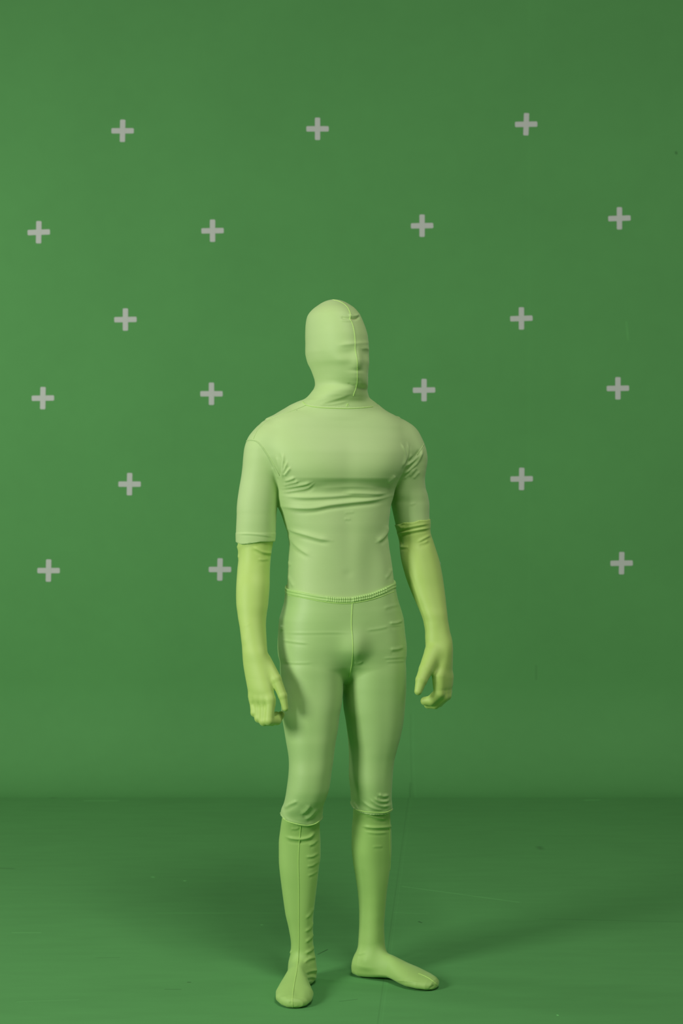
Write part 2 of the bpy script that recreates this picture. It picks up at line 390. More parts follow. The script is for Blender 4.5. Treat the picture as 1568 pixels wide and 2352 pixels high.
arm_r = Loft([(961, 908, 916, 4.155, .008, .008, 20), (965, 898, 924, 4.155, .022, .022, 20), (971, 890, 935, 4.155, .036, .036, 20), (979, 884, 947.5, 4.155, .046, .046, 20), (991, 882, 958.5, 4.155, .056, .056, 20),
    (1006, 882, 966.5, 4.155, .062, .062, 20), (1019, 882, 972.5, 4.155, .065, .066, 20), (1036, 883, 977.5, 4.155, .067, .068, 20), (1049, 885, 979.5, 4.157, .067, .068, 20),
    (1066, 888, 979, 4.16, .066, .066, 20), (1080, 890, 976.5, 4.16, .064, .064, 20), (1100, 892.5, 974, 4.163, .061, .062, 20), (1120, 893.5, 975.7, 4.165, .058, .060, 20),
    (1138, 895.5, 981, 4.167, .056, .058, 20), (1155, 899, 984, 4.17, .055, .056, 20), (1180, 904, 984.3, 4.17, .052, .054, 20), (1200, 908.5, 985, 4.17, .050, .052, 20),
    (1225, 914.5, 986.5, 4.17, .047, .050, 20), (1243, 919, 992.5, 4.168, .046, .050, 20), (1262, 920.5, 998.5, 4.16, .046, .048, 20), (1292, 924.8, 1007.5, 4.15, .045, .045, 20),
    (1319, 932, 1012.8, 4.14, .043, .043, 20), (1347, 941.6, 1017, 4.13, .040, .040, 20), (1370, 951, 1020, 4.12, .037, .037, 20), (1392, 961, 1022.3, 4.11, .034, .034, 20),
    (1411, 969, 1024.5, 4.10, .031, .031, 20), (1428, 974.5, 1026.5, 4.095, .029, .029, 20), (1447, 978, 1030, 4.09, .028, .029, 8), (1468, 978.5, 1035, 4.085, .029, .030, -2),
    (1489, 979.5, 1037.5, 4.08, .031, .032, -10), (1513, 983, 1037.5, 4.078, .033, .035, -16), (1536, 989, 1037.3, 4.076, .035, .038, -20), (1560, 995, 1036.5, 4.075, .036, .040, -20),
    (1576, 999, 1034, 4.075, .034, .038, -20), (1584, 1005, 1028, 4.075, .024, .028, -20)], 2.3)

def finger(base, dirs, lens, rad):
    cs = []; p0 = np.array(base, float)
    for i, (dv, l) in enumerate(zip(dirs, lens)):
        dv = np.array(dv, float); dv /= np.linalg.norm(dv); p1 = p0+dv*l
        cs.append(Cone(p0, p1, rad[i], rad[i+1])); p0 = p1
    return U(cs, 0.0025)
# left hand in the picture: back of the hand to the camera, fingers curled behind
a_ = math.radians(-34); lat = np.array([math.cos(a_), math.sin(a_), 0]); dor = np.array([math.sin(a_), -math.cos(a_), 0]); dn = np.array([0, 0, -1.0])
kl = W(604, 1606, 3.955)
FL = []
for i, (s_, z_, L1, L2, L3, r) in enumerate([(.0265, -.001, .050, .030, .022, .0122), (.0085, -.004, .050, .031, .023, .0124), (-.0100, -.002, .046, .029, .022, .0118), (-.0270, .003, .039, .025, .020, .0110)]):
    b = kl+lat*s_+dn*(-z_)+dor*0.0045
    lean = [0.05, 0.09, 0.16, 0.28][i]
    FL.append(finger(b, [dn+lat*lean*0.9+dor*0.18, -dor*1.0+dn*0.12+lat*0.10, -dor*0.72-dn*0.55], [L1, L2, L3], [r, r*0.97, r*0.88, r*0.74]))
thumb_l = U([Cone(W(608, 1518, 3.975), W(634, 1560, 3.950), .0175, .0135), Cone(W(634, 1560, 3.950), W(649, 1598, 3.940), .0130, .0112), Cone(W(649, 1598, 3.940), W(655, 1627, 3.937), .0110, .0078)], 0.003)
fing_l = U(FL, 0.0042)
knuck = [(kl+lat*s_+dor*.016+dn*z, (.0075, .0075, .008), .0010) for s_, z in ((.0275, 0.0), (.0085, -.002), (-.0105, -.002), (-.027, .004))] + \
        [(kl+lat*s_+dor*.018+dn*.012, (.004, .008, .008), -.0012) for s_ in (.018, -.001, -.019)]
def mk_arm(arm, fings, thumb, bumps, kk=0.010):
    def g(P):
        r = arm(P); r = smin(r, fings(P), 0.014); return smin(r, thumb(P), kk)
    return gauss(g, bumps)
ARM_L = mk_arm(arm_l, fing_l, thumb_l, knuck+[(W(560, 1470, 3.975), (.01, .02, .014), .0015)], 0.009)

# right hand in the picture: seen from the thumb side, fingers curled into a C
a_ = math.radians(70); lat2 = np.array([math.cos(a_), math.sin(a_), 0]); dor2 = np.array([math.sin(a_), -math.cos(a_), 0])
kr = W(1007.5, 1554, 4.045)
FR = []
for i, (s_, z_, L1, L2, L3, r) in enumerate([(0.0, 0, .043, .029, .017, .0120), (.018, -.006, .047, .030, .018, .0120), (.035, -.008, .044, .028, .018, .0113), (.050, -.006, .039, .025, .017, .0103)]):
    b = kr+lat2*s_+np.array([0, 0, z_])+dor2*(0.0045*min(i, 2))
    c1 = [0.0, 0.02, 0.00, -0.04][i]
    FR.append(finger(b, [dn+dor2*c1+lat2*0.02, -dor2*1.0+dn*0.95, -dor2*1.0+dn*0.12-lat2*0.05], [L1, L2, L3], [r, r*0.97, r*0.86, r*0.70]))
fing_r = U(FR, 0.0075)
thumb_r = U([Cone(W(994, 1503, 4.06), W(978, 1538, 4.035), .021, .0160), Cone(W(978, 1538, 4.035), W(967.5, 1562, 4.02), .0155, .0125), Cone(W(967.5, 1562, 4.02), W(960, 1588, 4.01), .0122, .0072)], 0.003)
ARM_R = mk_arm(arm_r, fing_r, thumb_r, [(W(1034, 1476, 4.07), (.010, .015, .012), .0012)], 0.012)

# --- legs ----------------------------------------------------------------
leg_l = Loft([(1400, 680, 760, 4.09, .05, .07, 10), (1440, 655, 775, 4.09, .085, .10, 10), (1483, 647, 784, 4.085, .095, .105, 10), (1528, 644.5, 786, 4.08, .096, .102, 8), (1555, 645, 786, 4.078, .094, .098, 8),
    (1582, 646, 785.5, 4.075, .092, .095, 6), (1613, 647, 782.7, 4.07, .090, .090, 6), (1645, 649, 777, 4.065, .087, .085, 5), (1678, 654.5, 773, 4.06, .082, .080, 5), (1700, 658, 769, 4.055, .078, .076, 5),
    (1739, 664.5, 764, 4.05, .071, .070, 4), (1776, 664.5, 758.5, 4.045, .066, .065, 4), (1808, 661, 754, 4.045, .064, .062, 4), (1830, 658, 747, 4.048, .062, .059, 3), (1850, 654, 739, 4.053, .057, .058, 2),
    (1870, 649.5, 735, 4.06, .050, .059, 0), (1900, 644.5, 733.5, 4.07, .046, .062, 0), (1938, 640.5, 735.5, 4.078, .046, .066, 0), (1965, 640.5, 735.5, 4.08, .045, .066, 0), (1995, 642, 731.5, 4.082, .044, .062, 0),
    (2040, 647.5, 726.5, 4.084, .041, .054, -2), (2094, 655, 720, 4.085, .037, .045, -4), (2132, 663.5, 718, 4.086, .034, .040, -6), (2165, 668.5, 718.5, 4.087, .033, .038, -6),
    (2199, 666.5, 722, 4.088, .034, .038, -6), (2225, 665.5, 723, 4.088, .036, .040, -6), (2245, 666, 720, 4.088, .034, .040, -6)], 2.45)
leg_r = Loft([(1400, 810, 900, 4.12, .05, .07, 15), (1440, 795, 916, 4.12, .085, .10, 15), (1485, 790, 925.5, 4.12, .094, .105, 15), (1511, 788, 928, 4.12, .095, .104, 15), (1537, 787.5, 930, 4.12, .095, .102, 15),
    (1570, 787.5, 930, 4.12, .093, .098, 15), (1589, 788.5, 929.5, 4.12, .091, .096, 15), (1624, 790.5, 927, 4.12, .088, .091, 16), (1656, 795.7, 923.5, 4.12, .084, .086, 17), (1689, 800, 917, 4.12, .079, .080, 18),
    (1717, 802.5, 909.5, 4.12, .074, .075, 20), (1743, 803.5, 903, 4.12, .069, .070, 20), (1787, 803.5, 898, 4.12, .064, .063, 22), (1821, 808, 895.5, 4.122, .061, .058, 24), (1845, 811, 894.5, 4.125, .057, .056, 26),
    (1870, 812, 896, 4.13, .050, .057, 28), (1906, 810.5, 900, 4.135, .046, .062, 30), (1949, 810.5, 901, 4.14, .045, .064, 30), (1982, 813.5, 899, 4.143, .043, .062, 30), (2014, 818.5, 894.5, 4.145, .041, .057, 30),
    (2058, 824.5, 888.5, 4.148, .037, .049, 32), (2095, 826.5, 885, 4.15, .034, .043, 34), (2125, 826.5, 883, 4.15, .032, .040, 36), (2158, 824.5, 884, 4.15, .032, .038, 40), (2185, 822.5, 886, 4.15, .032, .038, 44),
    (2210, 820, 888, 4.148, .034, .037, 48)], 2.5)

class Foot:
    def __init__(s, heel, toe, med):
        s.h = np.array(heel, float); s.t = np.array(toe, float)
        s.ax = (s.t-s.h)/np.linalg.norm(s.t-s.h); s.L = np.linalg.norm(s.t-s.h)
        s.lx = np.array([s.ax[1], -s.ax[0]])*med      # towards the big toe side
        S = np.array([0, .01, .04, .12, .28, .45, .60, .72, .84, .93, .975, .995, 1.0])
        s.S = S
        s.wm = np.array([.002, .010, .022, .029, .028, .025, .039, .048, .046, .037, .026, .012, .002])
        s.wl = np.array([.002, .010, .022, .030, .032, .036, .043, .047, .044, .032, .020, .009, .002])
        s.tp = np.array([.002, .012, .030, .045, .052, .043, .031, .0245, .0185, .0155, .012, .007, .002])
        s.cz = np.array([.020, .021, .022, .022, .022, .022, .020, .018, .015, .0135, .013, .0125, .0125])
        s.bt = np.array([.002, .009, .017, .0205, .019, .0155, .0165, .0165, .0135, .012, .0105, .006, .002])
    def __call__(s, P):
        out = np.full(len(P), 0.2)
        lo = np.minimum(s.h, s.t)-0.10; hi = np.maximum(s.h, s.t)+0.10
        k = (P[:, 0] > lo[0]) & (P[:, 0] < hi[0]) & (P[:, 1] > lo[1]) & (P[:, 1] < hi[1]) & (P[:, 2] < 0.18) & (P[:, 2] > -0.05)
        if k.any():
            Q = P[k]; q = Q[:, :2]-s.h; t = q@s.ax/s.L; u = q@s.lx
            tc = np.clip(t, 0, 1)
            u = u+0.006*np.sin(tc*3.1)     # slight inward bow of the foot
            I = lambda T: np.interp(tc, s.S, T)
            z = Q[:, 2]-I(s.cz)
            arch = np.exp(-((tc-.42)/.16)**2)*np.clip(u/.03, 0, 1)*.008
            a = np.where(u > 0, I(s.wm), I(s.wl)); b = np.where(z > 0, I(s.tp), np.maximum(I(s.bt)-arch, .002))
            r = np.sqrt(u*u+z*z)+1e-9
            n = np.where(z > 0, 2.0, 2.9)
            qq = ((np.abs(u)/a)**n+(np.abs(z)/b)**n)**(1/n)+1e-9
            f = r-r/qq; dt = (np.maximum(t-1, -t))*s.L
            out[k] = np.where(dt > 0, np.sqrt(np.maximum(f, 0)**2+dt**2), f)
        return out
foot_l = Foot((-.094, .024), (-.1215, -.232), -1)
foot_r = Foot((.029, .062), (.247, -.072), 1)
footb_l = [(np.array([-.1215+dx, -.232+dy, .030]), (.008, .018, .02), A) for dx, dy, A in ((.030, .03, .0015), (.012, .02, -.0012))]
LEG_L = gauss(U([leg_l, foot_l], 0.024), [(W(706, 1800, 3.98), (.032, .04, .035), .003), (W(727, 2200, 4.08), (.012, .02, .014), .002), (W(666, 2208, 4.09), (.012, .02, .014), .002)]+footb_l)
LEG_R = gauss(U([leg_r, foot_r], 0.024), [(W(858, 1800, 4.06), (.03, .04, .035), .003), (W(838, 2205, 4.11), (.014, .014, .014), .003), (W(872, 2195, 4.17), (.012, .02, .014), .002)])
BODY_TORSO = U([torso_b, neck], 0.02)
def PELVIS(P):
    a = torso_b(P); l = LEG_L(P); r = LEG_R(P)
    return smin(smin(a, l, .034), smin(a, r, .034), .010)
def SHIRT(P):
    t = BODY_TORSO(P)
    hi = np.clip((P[:, 2]-zpy(1130, 4.08))/0.09, 0, 1)
    kk = 0.006+0.018*hi
    def sm(a, b):
        h = np.maximum(kk-np.abs(a-b), 0)/kk; return np.minimum(a, b)-h*h*kk*0.25
    return sm(sm(t, ARM_L(P)), ARM_R(P))
def ALL(P):
    return np.minimum(np.minimum(SHIRT(P), PELVIS(P)), HEAD(P))

# ------------------------------------------------------------------ polygonising
def surface(f, lo, hi, h, newton=3, sub=1):
    lo = np.array(lo, float); hi = np.array(hi, float)
    B = 8; nb = np.ceil((hi-lo)/(h*B)).astype(int); n = nb*B+1
    F = np.full(n, 0.1, np.float32)
    bi = np.stack(np.meshgrid(*[np.arange(k) for k in nb], indexing='ij'), -1).reshape(-1, 3)
    cen = lo+(bi+0.5)*B*h
    fc = f(cen); F8 = np.repeat(np.repeat(np.repeat(fc.reshape(nb), B, 0), B, 1), B, 2)
    F[:-1, :-1, :-1] = np.where(F8 < 0, -0.1, 0.1); F[-1] = .1; F[:, -1] = .1; F[:, :, -1] = .1
    keep = bi[np.abs(fc) < h*B*0.87*1.5+0.012]
    off = np.stack(np.meshgrid(*[np.arange(B)]*3, indexing='ij'), -1).reshape(-1, 3)
    idx = (keep[:, None, :]*B+off[None]).reshape(-1, 3)
    for c0 in range(0, len(idx), 400000):
        I = idx[c0:c0+400000]; F[I[:, 0], I[:, 1], I[:, 2]] = f(lo+I*h)
    ins = F < 0
    cnt = np.zeros(n-1, np.int8)
    for dx in (0, 1):
        for dy in (0, 1):
            for dz in (0, 1): cnt += ins[dx:n[0]-1+dx, dy:n[1]-1+dy, dz:n[2]-1+dz]
    act = (cnt > 0) & (cnt < 8)
    cells = np.argwhere(act); vid = np.full(n-1, -1, np.int64); vid[act] = np.arange(len(cells))
    # argwhere order equals boolean order
    acc = np.zeros((len(cells), 3)); num = np.zeros(len(cells))
    corners = [(a, b, c) for a in (0, 1) for b in (0, 1) for c in (0, 1)]
    for a in corners:
        for ax in range(3):
            if a[ax]: continue
            b = list(a); b[ax] = 1
            fa = F[cells[:, 0]+a[0], cells[:, 1]+a[1], cells[:, 2]+a[2]]; fb = F[cells[:, 0]+b[0], cells[:, 1]+b[1], cells[:, 2]+b[2]]
            m = (fa < 0) != (fb < 0); t = np.where(m, fa/(fa-fb+1e-12), 0)
            p_ = np.tile(np.array(a, float), (len(cells), 1)); p_[:, ax] += t
            acc[m] += p_[m]; num[m] += 1
    V = lo+(cells+acc/np.maximum(num, 1)[:, None])*h
    quads = []
    for ax in range(3):
        o1, o2 = (ax+1) % 3, (ax+2) % 3
        sl = [slice(1, None)]*3; sl[ax] = slice(0, None)
        A = ins[tuple(slice(1, n[k]-1) if k != ax else slice(0, n[k]-1) for k in range(3))]
        Bv = ins[tuple(slice(1, n[k]-1) if k != ax else slice(1, n[k]) for k in range(3))]
        for sgn in (0, 1):
            m = (A & ~Bv) if sgn == 0 else (~A & Bv)
            e = np.argwhere(m)
            if not len(e): continue
            for k in (o1, o2): e[:, k] += 1
            def c(d1, d2):
                q = e.copy(); q[:, o1] -= d1; q[:, o2] -= d2; return vid[q[:, 0], q[:, 1], q[:, 2]]
            Q = np.stack([c(1, 1), c(0, 1), c(0, 0), c(1, 0)], 1)
            quads.append(Q if sgn == 0 else Q[:, ::-1])
    Q = np.concatenate(quads); Q = Q[(Q >= 0).all(1)]
    def project(V, it):
        e = 6e-4
        for _ in range(it):
            f0 = f(V); G = np.stack([(f(V+np.eye(3)[k]*e)-f0)/e for k in range(3)], 1)
            g2 = np.maximum((G*G).sum(1), 0.15)
            V = V-G*(np.clip(f0, -h, h)/g2)[:, None]
        return V
    V = relax(V, Q, 1); V = project(V, newton)
    for _ in range(sub):
        V, Q = subdivide(V, Q); V = relax(V, Q, 1); V = project(V, 2)
    return V, Q
def relax(V, Q, it):
    for _ in range(it):
        S = np.zeros_like(V); c = np.zeros(len(V)); m = V[Q].mean(1)
        for k in range(4):
            for j in range(3): S[:, j] += np.bincount(Q[:, k], m[:, j], len(V))
            c += np.bincount(Q[:, k], minlength=len(V))
        V = np.where(c[:, None] > 0, S/np.maximum(c, 1)[:, None]*0.6+V*0.4, V)
    return V
def subdivide(V, Q):
    n = len(V); E = np.concatenate([np.sort(Q[:, [k, (k+1) % 4]], 1) for k in range(4)])
    key = E[:, 0]*np.int64(n)+E[:, 1]; uk, inv = np.unique(key, return_inverse=True)
    mid = (V[uk//n]+V[uk % n])/2; cen = V[Q].mean(1)
    m = len(Q); e = [n+inv[k*m:(k+1)*m] for k in range(4)]; c = n+len(uk)+np.arange(m)
    V2 = np.concatenate([V, mid, cen])
    Q2 = np.concatenate([np.stack([Q[:, k], e[k], c, e[(k-1) % 4]], 1) for k in range(4)])
    return V2, Q2
def normals(V, Q):
    a = V[Q[:, 2]]-V[Q[:, 0]]; b = V[Q[:, 3]]-V[Q[:, 1]]; fn = np.cross(a, b); N_ = np.zeros_like(V)
    for k in range(4):
        for j in range(3): N_[:, j] += np.bincount(Q[:, k], fn[:, j], len(V))
    return N_/np.maximum(np.linalg.norm(N_, axis=1), 1e-12)[:, None]

def folds(V, Q, strokes, d, noise=0.0):
    """cloth folds: each stroke = (points in picture pixels, width m, height m, side). The points are turned to x,z in the
    plane of the limb; height is a ridge, with a valley of the same width on the side 'below' (side -1) or 'above' (+1)."""
    N_ = normals(V, Q); disp = np.zeros(len(V)); face = np.clip((-N_[:, 1]+0.15)/0.35, 0, 1)
    # perspective to the plane at distance d
    s = d/(V[:, 1]+DIST); X = V[:, 0]*s; Z = (V[:, 2]-CAMZ)*s
    for (pts, wd, ht, side) in strokes:
        P2 = np.array([((px-784)*d/FPX, -(py-1176)*d/FPX) for px, py in pts], float)
        # smooth the polyline
        if len(P2) > 2:
            t = np.linspace(0, len(P2)-1, (len(P2)-1)*6+1); i = np.clip(t.astype(int), 0, len(P2)-2); u = t-i
            Pm = P2[np.maximum(i-1, 0)]; P0 = P2[i]; P1 = P2[i+1]; Pp = P2[np.minimum(i+2, len(P2)-1)]
            u = u[:, None]
            P2 = 0.5*((2*P0)+(-Pm+P1)*u+(2*Pm-5*P0+4*P1-Pp)*u**2+(-Pm+3*P0-3*P1+Pp)*u**3)
        lo = P2.min(0)-5*wd; hi = P2.max(0)+5*wd
        k = np.where((X > lo[0]) & (X < hi[0]) & (Z > lo[1]) & (Z < hi[1]) & (face > 0))[0]
        if not len(k): continue
        sl = np.linalg.norm(np.diff(P2, axis=0), axis=1); cum = np.concatenate([[0], np.cumsum(sl)]); tot = cum[-1]
        bd = np.full(len(k), 1e9); bt = np.zeros(len(k)); bs = np.zeros(len(k))
        for j in range(len(sl)):
            ab = P2[j+1]-P2[j]; ax = X[k]-P2[j, 0]; az = Z[k]-P2[j, 1]
            t = np.clip((ax*ab[0]+az*ab[1])/(sl[j]**2+1e-12), 0, 1)
            ex = ax-t*ab[0]; ez = az-t*ab[1]; dd = np.hypot(ex, ez); sg = np.sign(ab[0]*az-ab[1]*ax)
            m = dd < bd; bd[m] = dd[m]; bt[m] = (cum[j]+t[m]*sl[j])/tot; bs[m] = (sg*dd)[m]
        taper = np.clip(np.minimum(bt, 1-bt)/0.22, 0, 1); taper = taper*taper*(3-2*taper); taper = np.where(bd > wd*2.2, taper, taper*0.85+0.15*np.exp(-(bd/wd)**2))
        if side:
            e_ = bs*side      # positive towards the valley
            r = np.where(e_ < 0, np.exp(-(bs/(wd*(1.25 if wd < .0041 else 1.8)))**2), np.exp(-(bs/(wd*0.95))**2))-0.45*np.exp(-((bs-side*1.9*wd)/(wd*1.2))**2)
        else: r = np.exp(-(bs/wd)**2)
        endf = np.exp(-(np.maximum(bd-np.abs(bs), 0)/wd)**2)
        disp[k] += ht*taper*r*endf*face[k]
    if noise: disp += noise*(np.sin(V[:, 2]*210+np.sin(V[:, 0]*40)*2)*np.sin(V[:, 0]*90+V[:, 2]*60))
    return V+N_*disp[:, None]

# ------------------------------------------------------------------ the person and clothes
m_skin, nt, p = new_mat('skin'); p.inputs['Base Color'].default_value = (0.55, 0.36, 0.27, 1); p.inputs['Roughness'].default_value = 0.6
m_shirt = cloth_mat('pale_green_jersey', (0.475, 0.665, 0.265))
m_legs = cloth_mat('leggings_green', (0.41, 0.63, 0.22), rough=0.54, sheen=0.2)
m_glove = cloth_mat('lime_green_stretch', (0.455, 0.65, 0.15), rough=0.58)
m_sock = cloth_mat('lime_green_stocking', (0.38, 0.63, 0.16), rough=0.6)
m_hood = cloth_mat('hood_green', (0.455, 0.65, 0.245), rough=0.62)
m_band = cloth_mat('waistband_elastic', (0.43, 0.68, 0.21), rough=0.5, sheen=0.2)
m_seam = cloth_mat('seam_thread', (0.50, 0.78, 0.20), bump=0.0)

def clipf(f, off, *gs):
    def g(P):
        r = f(P)-(off(P) if callable(off) else off)
        for q in gs: r = np.maximum(r, q(P))
        return r
    return g
def zline(pts, d, sign):
    """half space above (+1 keeps below the line, -1 keeps above) a wavy line given in picture pixels"""
    pts = sorted(pts); xs = [(p_[0]-784)*d/FPX for p_ in pts]; zs = [CAMZ-(p_[1]-1176)*d/FPX for p_ in pts]
    def g(P): return sign*(P[:, 2]-np.interp(P[:, 0], xs, zs))
    return g

FULL_LO, FULL_HI = (-0.32, -0.30, -0.01), (0.34, 0.24, 1.82)
v, q = surface(lambda P: ALL(P)+0.0045, FULL_LO, FULL_HI, 0.007, 2, 0)
person = mesh_obj('person', v, q, m_skin)
person['label'] = 'person standing in pale green bodysuit, hood over face, long gloves and socks, arms hanging'
person['category'] = 'person'

def garment(name, f, lo, hi, h, mat, strokes=(), d=4.02, sub=1, noise=0.0, parent=None, label=None):
    v, q = surface(f, lo, hi, h, 3, sub)
    if strokes or noise: v = folds(v, q, strokes, d, noise)
    o = mesh_obj(name, v, q, mat, parent if parent is not None else person)
    if label: o['label'] = label
    o['_n'] = 0; del o['_n']
    return o, (v, q)

def seam_tube(name, geo, pts, d, rad, parent, mat=None, n_per=10, lift=0.3):
    """thin raised seam following a garment: the line is laid on the cloth surface"""
    v, q = geo; bvh = BVHTree.FromPolygons([tuple(x) for x in v.tolist()], q.tolist())
    P2 = np.array(pts, float); t = np.linspace(0, len(P2)-1, (len(P2)-1)*n_per+1); i = np.clip(t.astype(int), 0, len(P2)-2); u = (t-i)[:, None]
    Pm = P2[np.maximum(i-1, 0)]; P0 = P2[i]; P1 = P2[i+1]; Pp = P2[np.minimum(i+2, len(P2)-1)]
    S = 0.5*((2*P0)+(-Pm+P1)*u+(2*Pm-5*P0+4*P1-Pp)*u**2+(-Pm+3*P0-3*P1+Pp)*u**3)
    C0 = Vector((0, -DIST, CAMZ)); L_ = []
    for (px, py) in S:
        dv = (Vector(W(px, py, d))-C0).normalized(); hit = bvh.ray_cast(C0, dv)
        if hit[0] is not None: L_.append((np.array(hit[0]), np.array(hit[1])))
    if len(L_) < 3: return None
    keep = [L_[0]]
    for a in L_[1:]:
        if np.linalg.norm(a[0]-keep[-1][0]) < 0.03: keep.append(a)
    C = np.array([a[0]+a[1]*rad*lift for a in keep]); Nn = np.array([a[1] for a in keep])
    for _ in range(6): C[1:-1] = (C[:-2]+2*C[1:-1]+C[2:])/4
    K = 8; V = []; Q = []
    for j in range(len(C)):
        T = C[min(j+1, len(C)-1)]-C[max(j-1, 0)]; T /= np.linalg.norm(T)+1e-9
        n1 = Nn[j]-T*(Nn[j]@T); n1 /= np.linalg.norm(n1)+1e-9; n2 = np.cross(T, n1)
        r = rad*(0.35 if j in (0, len(C)-1) else 1)
        for k in range(K):
            a = 2*math.pi*k/K; V.append(C[j]+n1*math.cos(a)*r+n2*math.sin(a)*r)
    for j in range(len(C)-1):
        for k in range(K): Q.append((j*K+k, j*K+(k+1) % K, (j+1)*K+(k+1) % K, (j+1)*K+k))
    Q = np.array(Q)
    for e in (0, len(C)-1):
        b = e*K; cap = [(b, b+1, b+2, b+3), (b, b+3, b+4, b+7), (b+4, b+5, b+6, b+7)]
        Q = np.concatenate([Q, np.array(cap)])
    return mesh_obj(name, V, Q, mat or m_seam, parent)

# ---- hood ----
hood_f = clipf(lambda P: smin(HEAD(P), BODY_TORSO(P), .006), 0.0, lambda P: (zpy(948, 4.06)-P[:, 2]), lambda P: np.abs(P[:, 0])-.125)
hood_folds = [([(858, 786), (815, 789), (775, 793)], .0040, .0012, 1), ([(800, 722), (812, 726), (826, 722)], .0030, .0035, 0), ([(803, 731), (815, 733), (826, 728)], .0030, -.0045, 0),
    ([(782, 729), (795, 731), (806, 731)], .0030, -.0022, 0), ([(780, 735), (795, 737), (810, 736)], .0025, .0012, 0),
    ([(730, 930), (770, 917), (805, 905)], .0040, .0012, -1), ([(798, 880), (812, 885), (820, 884)], .0030, -.0015, 0),
    ([(728, 932), (760, 929), (800, 922)], .0030, .0010, -1), ([(828, 802), (842, 800), (850, 806)], .004, .001, 0)]
hood, g_hood = garment('hood', hood_f, (-0.14, -0.16, 1.45), (0.14, 0.16, 1.82), 0.0036, m_hood, hood_folds, 4.0, label='pale green stretch hood covering the whole head and face')
seam_tube('hood_seam', g_hood, [(764, 689), (776, 691), (788, 697), (797, 705), (802, 714), (805, 723), (803.5, 733), (808, 741), (812, 755), (814.5, 770), (815.5, 785), (815.5, 800), (818, 815), (820.5, 830), (820.5, 845),
    (820.5, 860), (820.5, 875), (819, 885), (816, 895), (813, 903), (811, 910)], 4.0, .0009, hood)
seam_tube('hood_seam', g_hood, [(795, 935), (798, 927), (800, 933)], 4.0, .0007, hood)

# ---- gloves ----
def armtop(py, d, sign, tilt=0.0, x0=0.0):
    z0 = zpy(py, d)
    return lambda P: sign*(P[:, 2]-(z0+tilt*(P[:, 0]-x0)+0.0012*np.sin(P[:, 0]*160)))
xl0 = W(585, 1240, 4.075)[0]; xr0 = W(948, 1200, 4.17)[0]
glL_f = clipf(ARM_L, 0.0, armtop(1205, 4.075, 1))
glL_folds = [([(580, 1256), (600, 1267), (612, 1270), (627, 1270)], .0035, .0028, -1), ([(546.5, 1250), (544.5, 1266), (547, 1284)], .0030, .0050, 0), ([(592, 1284), (603, 1286), (618, 1284)], .0030, .0014, -1), ([(560, 1440), (575, 1432)], .003, .0004, 0)]
glL, g_glL = garment('glove', glL_f, (-0.30, -0.26, 0.64), (-0.10, 0.07, 1.23), 0.0036, m_glove, glL_folds, 4.03, label='long lime green glove worn under the sleeve hem, on the arm at left')
glR_f = clipf(ARM_R, lambda P: 0.0028+0.0012*np.clip((P[:, 2]-zpy(1216, 4.17))/.01, 0, 1), armtop(1198, 4.15, 1, 0.16, xr0))
glR_folds = [([(905, 1216), (920, 1215), (950, 1209), (988, 1202)], .0030, .0022, -1), ([(908, 1226), (922, 1224), (950, 1219), (989, 1212)], .0032, .0030, -1),
    ([(957, 1246), (972, 1238), (990, 1228)], .0035, .0024, -1), ([(960, 1250), (975, 1246), (985, 1240)], .0035, .0018, -1), ([(918, 1256), (930, 1257), (938, 1256)], .003, .0015, -1),
    ([(912, 1206), (922, 1211), (932, 1208)], .003, .0018, 1), ([(918, 1228), (921, 1240), (924, 1254)], .003, -.0018, 0), ([(935, 1300), (958, 1370), (976, 1424), (981, 1460)], .003, .0009, 0)]
glR, g_glR = garment('glove', glR_f, (0.10, -0.19, 0.66), (0.33, 0.16, 1.25), 0.0036, m_glove, glR_folds, 4.12, label='long lime green glove pulled over the sleeve hem, on the arm at right')

# ---- socks ----
skL_f = clipf(LEG_L, 0.0005, lambda P: P[:, 2]-zpy(1850, 4.07), lambda P: -P[:, 2]+0.0004)
skL_folds = [([(656, 1922), (672, 1926), (693, 1927), (712, 1922), (726, 1908)], .0040, .0035, -1), ([(668, 1903), (678, 1904), (688, 1901)], .003, .0016, -1),
    ([(708, 1942), (720, 1938), (730, 1928)], .0032, .0016, -1), ([(702, 1968), (718, 1967), (732, 1958)], .0032, .0018, -1), ([(704, 1990), (718, 1988), (731, 1978)], .003, .0014, -1),
    ([(706, 2012), (718, 2008), (729, 2000)], .003, .0012, -1), ([(702, 2110), (712, 2100), (720, 2084)], .0035, .0020, -1), ([(700, 2140), (712, 2132), (720, 2115)], .0035, .0022, -1),
    ([(701, 2165), (712, 2156), (722, 2142)], .0035, .0025, -1), ([(700, 2190), (712, 2184), (724, 2172)], .0038, .0028, -1), ([(698, 2212), (710, 2203), (726, 2198)], .0038, .0030, -1),
    ([(700, 2236), (712, 2231), (730, 2228)], .0034, .0036, -1), ([(702, 2247), (715, 2244), (727, 2247)], .0032, .0020, -1), ([(662, 2182), (668, 2190)], .004, .003, 0),
    ([(640, 2292), (660, 2290)], .004, .001, 0), ([(662, 2300), (668, 2299)], .003, .001, 0)]
skL, g_skL = garment('sock', skL_f, (-0.19, -0.27, -0.01), (-0.03, 0.11, 0.50), 0.0036, m_sock, skL_folds, 4.02, label='long lime green sock on the foot pointing at the camera')
seam_tube('sock_seam', g_skL, [(691, 1893), (690, 1905), (688, 1925), (686, 1950), (685, 1980), (685.5, 2010), (686, 2040), (686, 2080), (686, 2120), (686, 2160), (684.5, 2200), (681, 2230), (675.5, 2260), (671.5, 2290), (671.5, 2306), (672, 2316)], 4.0, .0011, skL)
skR_f = clipf(LEG_R, 0.0005, lambda P: P[:, 2]-zpy(1835, 4.12), lambda P: -P[:, 2]+0.0004)
